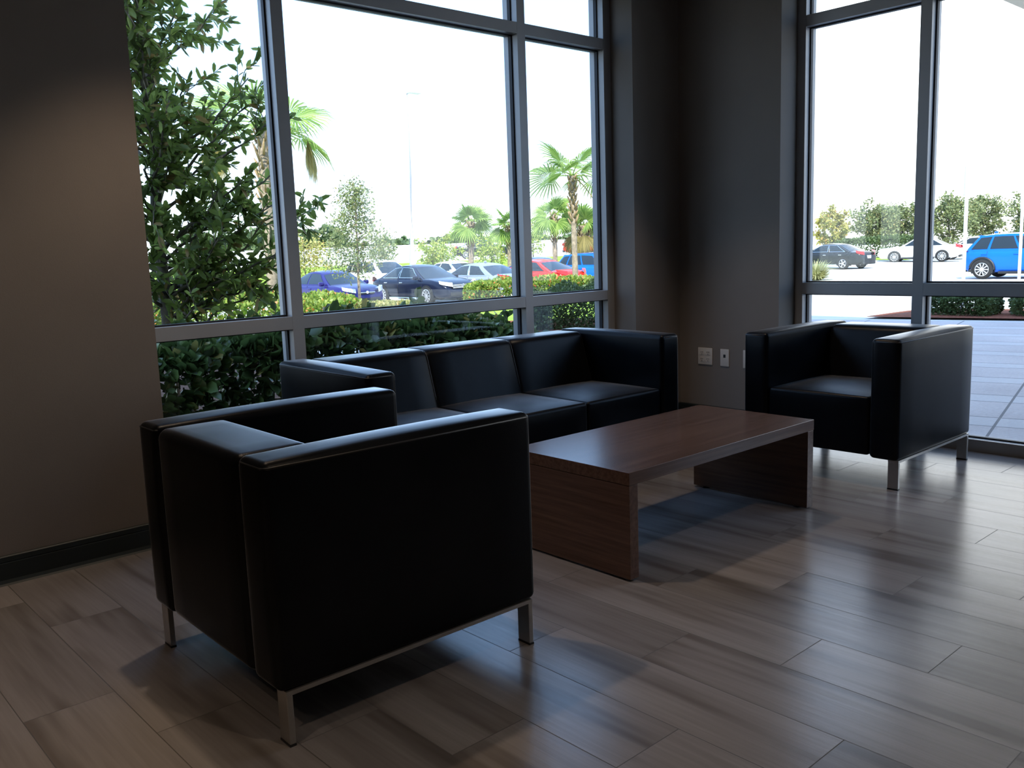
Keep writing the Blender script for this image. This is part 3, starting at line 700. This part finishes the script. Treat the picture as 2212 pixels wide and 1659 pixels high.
# ---- fan palms
def frond(mb, az, el, pet, R_, rng, droop=.25, spread=2.1, nseg=24, collapse=0.0, wide=1.0):
    """petiole + folded fan, grown from the origin"""
    d = np.array([math.cos(az) * math.cos(el), math.sin(az) * math.cos(el), math.sin(el)])
    pts = [d * pet * k / 4 + np.array([0, 0, -droop * pet * (k / 4) ** 2]) for k in range(5)]
    mb.tube(pts, list(np.linspace(.022, .011, 5)), 5)
    c = pts[-1]; ax = pts[-1] - pts[-2]; ax /= np.linalg.norm(ax)
    if collapse: ax = ax * (1 - collapse) + np.array([0, 0, -1.0]) * collapse; ax /= np.linalg.norm(ax)
    side = np.cross(ax, (0, 0, 1.0)); side /= np.linalg.norm(side) + 1e-9; nrm = np.cross(side, ax)
    ro = rng.uniform(-.9, .9); side, nrm = side * math.cos(ro) + nrm * math.sin(ro), nrm * math.cos(ro) - side * math.sin(ro)
    V = []; Fc = []
    for i in range(nseg):
        f = (i + .5) / nseg * 2 - 1; a = f * spread * (1 - .75 * collapse); l = R_ * (1 - .35 * abs(f) ** 2.2) * rng.uniform(.92, 1.05)
        u = ax * math.cos(a) + side * math.sin(a); v = np.cross(nrm, u); w = l * .030 * wide
        cup = nrm * (.10 * l * (1 - abs(f)))
        p0 = c + u * .02; p1 = c + u * l * .45 + cup * .5; p2 = c + u * l * .8 + cup * .4 + np.array([0, 0, -droop * l * .18]); p3 = c + u * l + np.array([0, 0, -droop * l * rng.uniform(.35, .8)])
        o = len(V)
        V += [p0, p1 + v * w, p1 - nrm * w * .8, p1 - v * w, p2 + v * w * .75, p2 - nrm * w * .6, p2 - v * w * .75, p3]
        Fc += [(o, o + 1, o + 2, o + 2), (o, o + 2, o + 3, o + 3), (o + 1, o + 4, o + 5, o + 2), (o + 2, o + 5, o + 6, o + 3), (o + 4, o + 7, o + 5, o + 5), (o + 5, o + 7, o + 6, o + 6)]
    mb.add(V, [tuple(dict.fromkeys(q)) for q in Fc])
def palm(label, loc, ztop, tr, R_, pet, fr, seed, dry=(), boots=True, group='fan palms around the car park', lean=(0, 0), wide=1.0):
    rng = np.random.default_rng(seed); t = thing('fan_palm', label, 'palm', loc, 0, group); h = ztop - loc[2]
    n = 12; pts = [(lean[0] * (k / n) ** 1.5, lean[1] * (k / n) ** 1.5, -.05 + (h + .05) * k / n) for k in range(n + 1)]
    MB().tube(pts, [tr * (1.25 if k == 0 else 1.0 + .05 * math.sin(k * 2.3)) * (1 - .15 * k / n) for k in range(n + 1)], 12).build('trunk', MT['barkp'], t, True)
    if boots:
        b = MB()
        for k in range(46):
            f = k / 46; z = h * (.60 + .40 * f); a = k * 2.4; r0 = tr * .9; q = (z / h) ** 1.5; cx_, cy_ = lean[0] * q, lean[1] * q
            L_ = rng.uniform(.16, .32) * min(1.4, tr / .13)
            b.tube([(cx_ + math.cos(a) * r0, cy_ + math.sin(a) * r0, z), (cx_ + math.cos(a) * (r0 + L_ * .30), cy_ + math.sin(a) * (r0 + L_ * .30), z + L_ * .6), (cx_ + math.cos(a) * (r0 + L_ * .5), cy_ + math.sin(a) * (r0 + L_ * .5), z + L_)], [.034, .026, .012], 5)
        b.build('leaf_base', MT['boot'], t, True)
    for i, (az, el) in enumerate(fr):
        m = MB(); frond(m, math.radians(az), math.radians(el), pet * rng.uniform(.9, 1.1), R_ * rng.uniform(.92, 1.08), rng, .25 + .2 * (el < 10), wide=wide)
        o = m.build('frond', MT['fan'], t); o.location = (lean[0], lean[1], h)
    for az, el, c_ in dry:
        m = MB(); frond(m, math.radians(az), math.radians(el), pet * 1.15, R_ * 1.0, rng, .5, 2.1, 26, c_)
        o = m.build('dead_frond', MT['fandry'], t); o.location = (lean[0], lean[1], h)
def ring(n, els, seed):
    r = random.Random(seed); return [(360 / n * i * 2.4 + r.uniform(-15, 15), els[i % len(els)] + r.uniform(-8, 8)) for i in range(n)]
CARS = dict(elantra=(17.12, 28.58), passat=(20.47, 27.59), lexus=(22.73, 26.95), camry=(26.3, 27.5), wsuv=(23.9, 35.42), wB=(28.41, 35.44),
            blue=(31.3, 28.4), bd=(33.2, 34.2), far=(45.37, 53.03), red=(51.61, 47.34), suv=(36.27, 11.4), dark=(47.72, 25.43), white=(55.37, 23.76), w2=(60.75, 22.59))
palm('tall fan palm seen through the dark tree, fronds beside the left mullion', (10.5, 20.35, gz(10.5, 20.35)), 4.45, .15, .95, 1.0,
     [(-42, 24), (-35, 4), (138, 55), (120, 20), (60, 60), (235, 45), (250, 10), (10, 35), (180, 30), (40, 10)], 101, [(-44, 8, .9), (140, 8, .85), (165, 0, .8)], True, None, (.26, .5))
palm('spiky fan palm with shaggy trunk in front of the red sedan', (18.24, 17.4, gz(18.24, 17.4)), 3.15, .085, .92, .62,
     [(132, 62), (-42, 42), (140, 12), (-62, -12), (-30, 10), (60, 50), (250, 50), (20, 25), (200, 20), (100, 35)], 102, [(-50, -30, .7)], True, None, (.3, .32))
palm('round-headed palm standing alone above the grey sedan', (30.96, 37.31, gz(31, 37.3)), 2.75, .17, .85, .55, ring(17, (60, 25, 5, -15), 3), 103, (), True, None, (.2, .1), wide=1.7)
palm('round-headed palm left of the spiky palm, behind the red sedan', (31.5, 31.4, gz(31, 31)), 2.82, .13, .8, .55, ring(16, (60, 25, 5, -15), 5), 104, (), True, None, (.1, .1), wide=1.7)
palm('stout palm with brown skirt behind the spiky palm', (33.5, 31.3, gz(34, 32)), 2.25, .26, .95, .5, ring(13, (65, 35, 10), 6), 105, [(a, -20, .6) for a in range(0, 360, 45)], True, None, wide=1.6)
palm('pale palm half hidden behind the mullion right of the grey sedan', (35.38, 39.02, gz(35.4, 39)), 2.6, .16, .9, .55, ring(14, (60, 25, 5, -15), 7), 106, (), True, None, wide=1.7)

# ---- light pole and sign posts
t = thing('light_pole', 'tall white car park light pole behind the dark blue sedan', 'street light', G(22.35, 30.75))
MB().tube([(0, 0, -.05), (0, 0, 1.5), (.1, .1, 5), (.33, .37, 8.5)], [.155, .135, .11, .07], 14).build('pole', MT['pole'], t, True)
MB().rbox((0, 0, .18), (.55, .55, .36), .03, 2, 2).build('footing', MT['concrete'], t, True)
MB().tube([(.33, .37, 8.45), (.50, .22, 8.52)], .035, 6).build('arm', MT['galv'], t, True)
MB().rbox((.58, .13, 8.52), (.62, .28, .12), .04, 3, 2).build('lamp_head', MT['galv'], t, True)
def sign_post(label, x, y, top, rz):
    z0 = gz(x, y); t = thing('sign_post', label, 'sign post', (x, y, z0), math.radians(rz), 'car park sign posts')
    MB().rbox((0, 0, (top - z0) / 2), (.055, .055, top - z0), .008, 2, 2).build('post', MT['galv'], t)
    p = MB().rbox((-.034, 0, top - z0 - .23), (.004, .305, .46), .002, 2, 2).build('sign_plate', MT['galv'], t)
    MB().lathe([(.0, 0), (.012, 0), (.012, .006), (0, .008)], 8, 'x', (.028, 0, top - z0 - .1)).build('bolt', MT['chrome'], p)
sign_post('white sign post nearer the window mullion, its plate seen edge-on', 15.26, 5.83, 2.23, -66)
sign_post('white sign post at the right picture edge, its plate seen edge-on', 18.68, 6.12, 2.05, -70)

# ---- cars: lower body lofted from stations, greenhouse as a curved shell with glass panels
STY = dict(
    sedan=dict(top=[(-.5, .62), (-.485, .86), (-.44, .985), (-.36, 1.02), (-.25, 1.02), (0, .99), (.20, .97), (.27, .965), (.36, .90), (.44, .80), (.485, .68), (.5, .52)], C0=-.375, C1=-.17, A1=.055, A0=.235, belt=.93),
    suv=dict(top=[(-.5, .70), (-.49, 1.00), (-.46, 1.10), (-.38, 1.12), (-.2, 1.10), (0, 1.06), (.2, 1.06), (.27, 1.06), (.36, 1.02), (.44, .94), (.485, .80), (.5, .60)], C0=-.47, C1=-.37, A1=.06, A0=.25, belt=1.04))
def car(name, label, x, y, rz, paintm, L=4.75, Wd=1.82, H=1.46, style='sedan', wb=2.75, R=.33, spokes=10, trim=False, grille='bars', rear=True, cat='car', z=None, roofrail=False, antenna=False, cladding=False, group=None):
    S = STY[style]; hs = H / (1.46 if style == 'sedan' else 1.68)
    t = thing(name, label, cat, (x, y, gz(x, y) if z is None else z), math.radians(rz), group)
    tops = [(a * L, b * hs) for a, b in S['top']]
    xs = [p[0] for p in tops]; zs = [p[1] for p in tops]
    top = lambda q: float(np.interp(q, xs, zs)); belt = S['belt'] * hs
    st = sorted(set([a * L for a in (-.5, -.492, -.475, -.44, -.38, -.32, -.25, -.15, -.05, .05, .15, .25, .32, .38, .43, .465, .487, .5)]))
    def hw(q):
        f = abs(q) / (L / 2); return Wd / 2 * (1 - .24 * max(0, (f - .74) / .26) ** 2.4 - .04 * f ** 2)
    rings = []
    for q in st:
        w = hw(q); zt = top(q); zb = .22 + (.10 if abs(q) > L * .47 else 0); sh = min(belt, zt - .015)
        if abs(q) > L * .49: zb = .34
        half = [(0, zb), (w * .90, zb), (w * .985, zb + .10), (w, zb + .55 * (sh - zb)), (w * .985, sh - .10 * (sh - zb)), (w * .93, sh), (w * .55, zt - .004), (0, zt)]
        rings.append([(q, a, b) for a, b in half] + [(q, -a, b) for a, b in half[-2:0:-1]])
    n = len(rings[0]); V = [p for r in rings for p in r]; Fc = []
    for i in range(len(rings) - 1):
        for k in range(n): Fc.append((i * n + k, i * n + (k + 1) % n, (i + 1) * n + (k + 1) % n, (i + 1) * n + k))
    Fc.append(tuple(range(n))[::-1]); Fc.append(tuple((len(rings) - 1) * n + k for k in range(n)))
    body = obj('body', V, Fc, paintm, t, True, 38, 1)
    # greenhouse
    wr = Wd * .335; wbt = lambda q: hw(q) * .925
    C0, C1, A1, A0 = (S[k] * L for k in ('C0', 'C1', 'A1', 'A0'))
    def side(s, u, sg=1, off=0.0):
        """s rear(0)-front(1), u belt(0)-roof(1)"""
        xb = C0 + (A0 - C0) * s; xr = C1 + (A1 - C1) * s; zr = H - .05 - .055 * (2 * s - 1.05) ** 2 - (.03 if s > .95 else 0)
        zb = belt - .03; bow = math.sin(PI * u) * .035
        p = np.array([xb + (xr - xb) * u, (wbt(xb) + (wr * (1 - .06 * abs(2 * s - 1)) - wbt(xb)) * u + bow), zb + (zr - zb) * u])
        nr = np.array([0, .86, .5]); p = p + nr * off; p[1] *= sg; return p
    def end(front, v, u, off=0.0):
        a = side(1.0 if front else 0.0, u, 1); xx, ww, zz = a; sgx = 1 if front else -1
        return np.array([xx + sgx * (.16 * (1 - v * v) * (1 - .3 * u) + off * .6), ww * v, zz + .035 * (1 - v * v) * u + off * .8])
    def roof(s, v):
        a = side(s, 1.0); ex = 0
        if s <= 0: return end(False, v, 1.0)
        if s >= 1: return end(True, v, 1.0)
        return np.array([a[0], a[1] * v, a[2] + .045 * (1 - v * v)])
    g = MB(); ns, nu, nv = 10, 5, 6
    def grid(fn, na, nb, mb):
        V = [fn(i / na, j / nb) for i in range(na + 1) for j in range(nb + 1)]
        mb.add(V, [(i * (nb + 1) + j, (i + 1) * (nb + 1) + j, (i + 1) * (nb + 1) + j + 1, i * (nb + 1) + j + 1) for i in range(na) for j in range(nb)])
    for sg in (-1, 1): grid(lambda a, b: side(a, b, sg), ns, nu, g)
    grid(lambda a, b: roof(a, 2 * b - 1), ns, nv, g)
    for fr in (True, False): grid(lambda a, b: end(fr, 2 * a - 1, b), nv, nu, g)
    cab = g.build('cabin_roof', paintm, t, True)
    # glass
    def pane(fn, name='side_window', trimm=None):
        m = MB(); grid(fn, 6, 4, m); o = m.build(name, MT['carglass'], t, True)
        if trimm:
            loop = [fn(0, 0), fn(0, .5), fn(0, 1), fn(.5, 1), fn(1, 1), fn(1, .5), fn(1, 0), fn(.5, 0), fn(0, 0)]
            MB().tube(loop, .012, 4).build('window_trim', trimm, o)
    doors = [(.09, .46), (.50, .93)] if style == 'sedan' else [(.05, .24), (.27, .58), (.61, .94)]
    for sg in (-1, 1):
        for a0, a1 in doors:
            pane(lambda a, b: side(a0 + (a1 - a0) * a, .14 + (.74 + 0) * b, sg, .008), 'side_window', MT['chrome'] if trim else None)
    pane(lambda a, b: end(True, (2 * a - 1) * .90, .06 + .84 * b, .012), 'windshield')
    pane(lambda a, b: end(False, (2 * a - 1) * .88, .12 + .76 * b, .012), 'rear_window')
    # wheels
    for fx in (-1, 1):
        xw = fx * wb / 2 + (-.12 if style == 'suv' else 0)
        for sg in (-1, 1):
            yo = sg * (hw(xw) + .008)
            ring_ = [(xw + R * 1.14 * math.cos(a), yo - sg * .002, R + R * 1.14 * math.sin(a)) for a in np.linspace(math.radians(-22), math.radians(202), 24)]
            inn = [(p[0], yo - sg * .30, p[2]) for p in ring_]
            m = MB().add(ring_ + inn, [tuple(range(24)), tuple(range(24, 48))] + [(i, i + 1, 25 + i, 24 + i) for i in range(23)] + [(23, 0, 24, 47)])
            m.build('wheel_arch', MT['black'], t)
            if cladding:
                cl = MB(); pts = [(xw + R * 1.24 * math.cos(a), yo, R + R * 1.24 * math.sin(a)) for a in np.linspace(math.radians(-12), math.radians(192), 18)]
                cl.tube(pts, .045, 6).build('arch_cladding', MT['black'], t, True)
            wy = yo + sg * .012
            tw = MB().lathe([(R * .68, wy - sg * .004), (R * .72, wy + sg * .004), (R * .93, wy), (R, wy - sg * .03), (R, wy - sg * .19), (R * .9, wy - sg * .21), (R * .5, wy - sg * .21)], 28, 'y', (xw, 0, R))
            wh = tw.build('wheel', MT['tyre'], t, True)
            rm = MB().lathe([(R * .71, wy + sg * .001), (R * .66, wy + sg * .006), (R * .62, wy - sg * .03), (R * .60, wy - sg * .05)], 28, 'y', (xw, 0, R))
            for k in range(spokes):
                a = 2 * PI * k / spokes; ca, sa = math.cos(a), math.sin(a); hwid = R * (.055 if spokes > 6 else .10)
                q = []
                for rr, ww in ((R * .10, hwid * .8), (R * .65, hwid)):
                    for s2 in (-1, 1):
                        for dy in (0, -.02): q.append((xw + ca * rr - sa * ww * s2, wy + sg * (dy + .002 if rr > R * .3 else dy - .006), R + sa * rr + ca * ww * s2))
                rm.add(q, [(0, 2, 6, 4), (1, 5, 7, 3), (0, 4, 5, 1), (2, 3, 7, 6)])
            rm.lathe([(0, wy + sg * .004), (R * .14, wy), (R * .15, wy - sg * .02)], 14, 'y', (xw, 0, R))
            rm.build('rim', MT['rim'], wh)
    # mirrors, handles, lamps
    for sg in (-1, 1):
        p = side(.93, .10, sg, .0)
        MB().rbox((p[0] - .02, p[1] + sg * .13, p[2] + .03), (.13, .20, .15), .05, 3, 2).build('door_mirror', paintm, t, True)
        for s_ in (.22, .56):
            q = side(s_, 0.0, sg); MB().rbox((q[0], sg * (hw(q[0]) * .985 + .010), belt - .13), (.20, .03, .035), .012, 2, 2).build('door_handle', MT['chrome'] if trim else paintm, t, True)
        for s_ in ((.06, .485, .99) if style == 'sedan' else (.25, .59, .99)):
            q = side(s_, 0.0, sg); MB().tube([(q[0], sg * (hw(q[0]) * .95 + .008), belt - .02), (q[0], sg * (hw(q[0]) + .001), belt - .3), (q[0], sg * (hw(q[0]) * .995), .40)], .006, 4).build('door_seam', MT['black'], t)
        # headlamp wraps the corner
        for front in (1, -1):
            xe = front * L / 2; zc = (.72 if front > 0 else .86) * hs * (1 if style == 'sedan' else 1.02)
            V = []; nseg = 6
            for i in range(nseg + 1):
                f = i / nseg; q = xe * (1 - .13 * f) if front > 0 else xe * (1 - (.11 if style == 'sedan' else .07) * f)
                yy = sg * (Wd / 2 * (.52 + .40 * math.sin(f * PI / 2))); yy = sg * min(abs(yy), hw(q) * 1.0 + .006) if f < .9 else sg * (hw(q) + .007)
                lift = .10 * f; hh = (.075 if front > 0 else .085) * (1 - .25 * f)
                xx = q + front * (.015 - .0 * f)
                V += [(xx, yy, zc + lift - hh), (xx - front * .03, yy, zc + lift + hh)]
            V += [(v_[0] - front * .12, v_[1] * .93, v_[2]) for v_ in V]; k2 = 2 * (nseg + 1)
            Fh = [(2 * i, 2 * i + 2, 2 * i + 3, 2 * i + 1) for i in range(nseg)] + [(2 * i + 1, 2 * i + 3, k2 + 2 * i + 3, k2 + 2 * i + 1) for i in range(nseg)] + [(2 * i, k2 + 2 * i, k2 + 2 * i + 2, 2 * i + 2) for i in range(nseg)]
            obj('headlight' if front > 0 else 'taillight', V, Fh, MT['lampclear'] if front > 0 else MT['lampred'], t, True, 50)
    xe = L / 2
    if grille == 'bars':
        gm = MB().rbox((xe - .03, 0, .66 * hs), (.07, Wd * .52, .17), .02, 2, 2).build('grille', MT['black'], t)
        for k in range(4): MB().box(xe - .005, xe + .012, -Wd * .255, Wd * .255, .60 * hs + k * .037, .614 * hs + k * .037).build('grille_bar', MT['chrome'], gm)
        em = MB()     # round emblem: a ring with a V over a W
        em.lathe([(.062, .022), (.070, .028), (.078, .022)], 24, 'x', (xe - .004, 0, .665 * hs))
        zc = .665 * hs; xx = xe + .020
        for pts in ([(-.026, .058), (0, .006), (.026, .058)], [(-.056, .036), (-.030, -.052), (0, .000), (.030, -.052), (.056, .036)]):
            em.tube([(xx, a, zc + b) for a, b in pts], .006, 5)
        em.build('emblem', MT['chrome'], gm)
    elif grille == 'slim':
        gm = MB().rbox((xe - .03, 0, .62 * hs), (.07, Wd * .34, .07), .02, 2, 2).build('grille', MT['black'], t)
        MB().rbox((xe + .004, 0, .655 * hs), (.02, Wd * .36, .022), .008, 2, 2).build('grille_bar', MT['chrome'], gm)
        MB().lathe([(.0, .02), (.05, .014), (.05, .0)], 16, 'x', (xe, 0, .66 * hs)).build('emblem', MT['chrome'], gm)
    MB().rbox((xe - .05, 0, .40), (.10, Wd * .62, .15), .04, 2, 2).build('lower_intake', MT['black'], t)
    MB().rbox((-xe + .02, 0, .66 * hs if style == 'sedan' else .78 * hs), (.06, .32, .16), .01, 2, 2).build('license_plate', MT['whiteplate'], t)
    MB().rbox((-xe + .06, 0, .33), (.14, Wd * .66, .16), .05, 2, 2).build('rear_valance', MT['black'], t)
    for sg in (-1, 1): MB().rbox((0, sg * (hw(0) - .03), .235), (wb - 2.5 * R, .06, .09), .02, 2, 2).build('side_sill', MT['black'] if not trim else MT['chrome'], t)
    if style == 'suv':
        MB().rbox((C1 + .02, 0, H - .095), (.26, Wd * .56, .035), .015, 2, 2).build('rear_spoiler', paintm, t, True)
    if roofrail:
        for sg in (-1, 1): MB().tube([side(.12, .99, sg, .02), side(.5, 1, sg, .05), side(.88, .99, sg, .02)], .018, 6).build('roof_rail', MT['black'], t, True)
    if antenna: MB().rbox((C1 + .35, 0, H + .02), (.14, .035, .07), .015, 2, 2).build('roof_antenna', paintm, t, True)
    return t
PAINT = dict(purple=paint('indigo_paint', (.022, .018, .12)), navy=paint('midnight_paint', (.010, .014, .032)), grey=paint('silver_grey_paint', (.30, .32, .37), .5),
             red=paint('red_paint', (.62, .03, .02), .1), white=paint('white_paint', (.78, .78, .76), 0), blue=paint('bright_blue_paint', (.005, .12, .62), .2), black=paint('charcoal_paint', (.022, .025, .028)), steel=paint('blue_grey_paint', (.05, .08, .16)))
car('sedan', 'purple-blue sedan parked nose-in left of the dark blue sedan', *CARS['elantra'], -90, PAINT['purple'], 4.53, 1.78, 1.43, 'sedan', 2.70, .32, 10, False, 'slim')
car('sedan', 'dark blue sedan with chrome grille and round badge, centre of the large window', *CARS['passat'], -90, PAINT['navy'], 4.87, 1.83, 1.48, 'sedan', 2.80, .34, 10, True, 'bars')
car('sedan', 'silver-grey sedan seen from behind, right of the dark blue sedan', *CARS['lexus'], 90, PAINT['grey'], 4.68, 1.81, 1.43, 'sedan', 2.80, .33, 10, True, 'slim', antenna=True)
car('sedan', 'red sedan seen from behind through the right pane of the large window', *CARS['camry'], 90, PAINT['red'], 4.88, 1.84, 1.44, 'sedan', 2.82, .33, 10, False, 'slim')
car('sport_utility_car', 'white sport utility car behind the young oak and the purple-blue sedan', *CARS['wsuv'], -90, PAINT['white'], 4.7, 1.85, 1.72, 'suv', 2.75, .35, 10, False, 'slim')
car('sedan', 'white sedan in the second row, behind the dark blue sedan', *CARS['wB'], -90, PAINT['white'], 4.7, 1.82, 1.46, 'sedan', 2.75, .33, 10, False, 'slim')
car('hatchback', 'bright blue hatchback behind the red sedan, at the window jamb', *CARS['blue'], -90, PAINT['blue'], 4.4, 1.8, 1.58, 'suv', 2.65, .33, 10, False, 'slim')
car('sedan', 'blue-grey sedan roof showing behind the red sedan, at the mullion', *CARS['bd'], -90, PAINT['steel'], 4.7, 1.82, 1.45, 'sedan', 2.75, .33, 10, False, 'slim')
car('sedan', 'dark grey car on the far road above the silver-grey sedan', *CARS['far'], -42, PAINT['black'], 4.6, 1.8, 1.45, 'sedan', 2.7, .32, 8, False, 'slim', z=.58)
car('sedan', 'red car on the far road at the right jamb of the large window', *CARS['red'], -42, PAINT['red'], 4.6, 1.8, 1.45, 'sedan', 2.7, .32, 8, False, 'slim', z=.58)
car('sport_utility_car', 'bright blue sport utility car behind the sign posts', *CARS['suv'], -90, PAINT['blue'], 4.55, 1.84, 1.68, 'suv', 2.70, .35, 10, False, 'slim', cladding=True, antenna=True)
car('sedan', 'charcoal sedan facing away beside the ornamental grass', *CARS['dark'], 82, PAINT['black'], 4.8, 1.79, 1.44, 'sedan', 2.71, .32, 5, True, 'slim')
car('sedan', 'white sedan facing left behind the right window mullion', *CARS['white'], 106, PAINT['white'], 4.6, 1.78, 1.46, 'sedan', 2.64, .33, 10, False, 'slim')
car('sedan', 'white sedan half hidden behind the first sign post and blue car', *CARS['w2'], 106, PAINT['white'], 4.6, 1.78, 1.46, 'sedan', 2.64, .33, 10, False, 'slim')
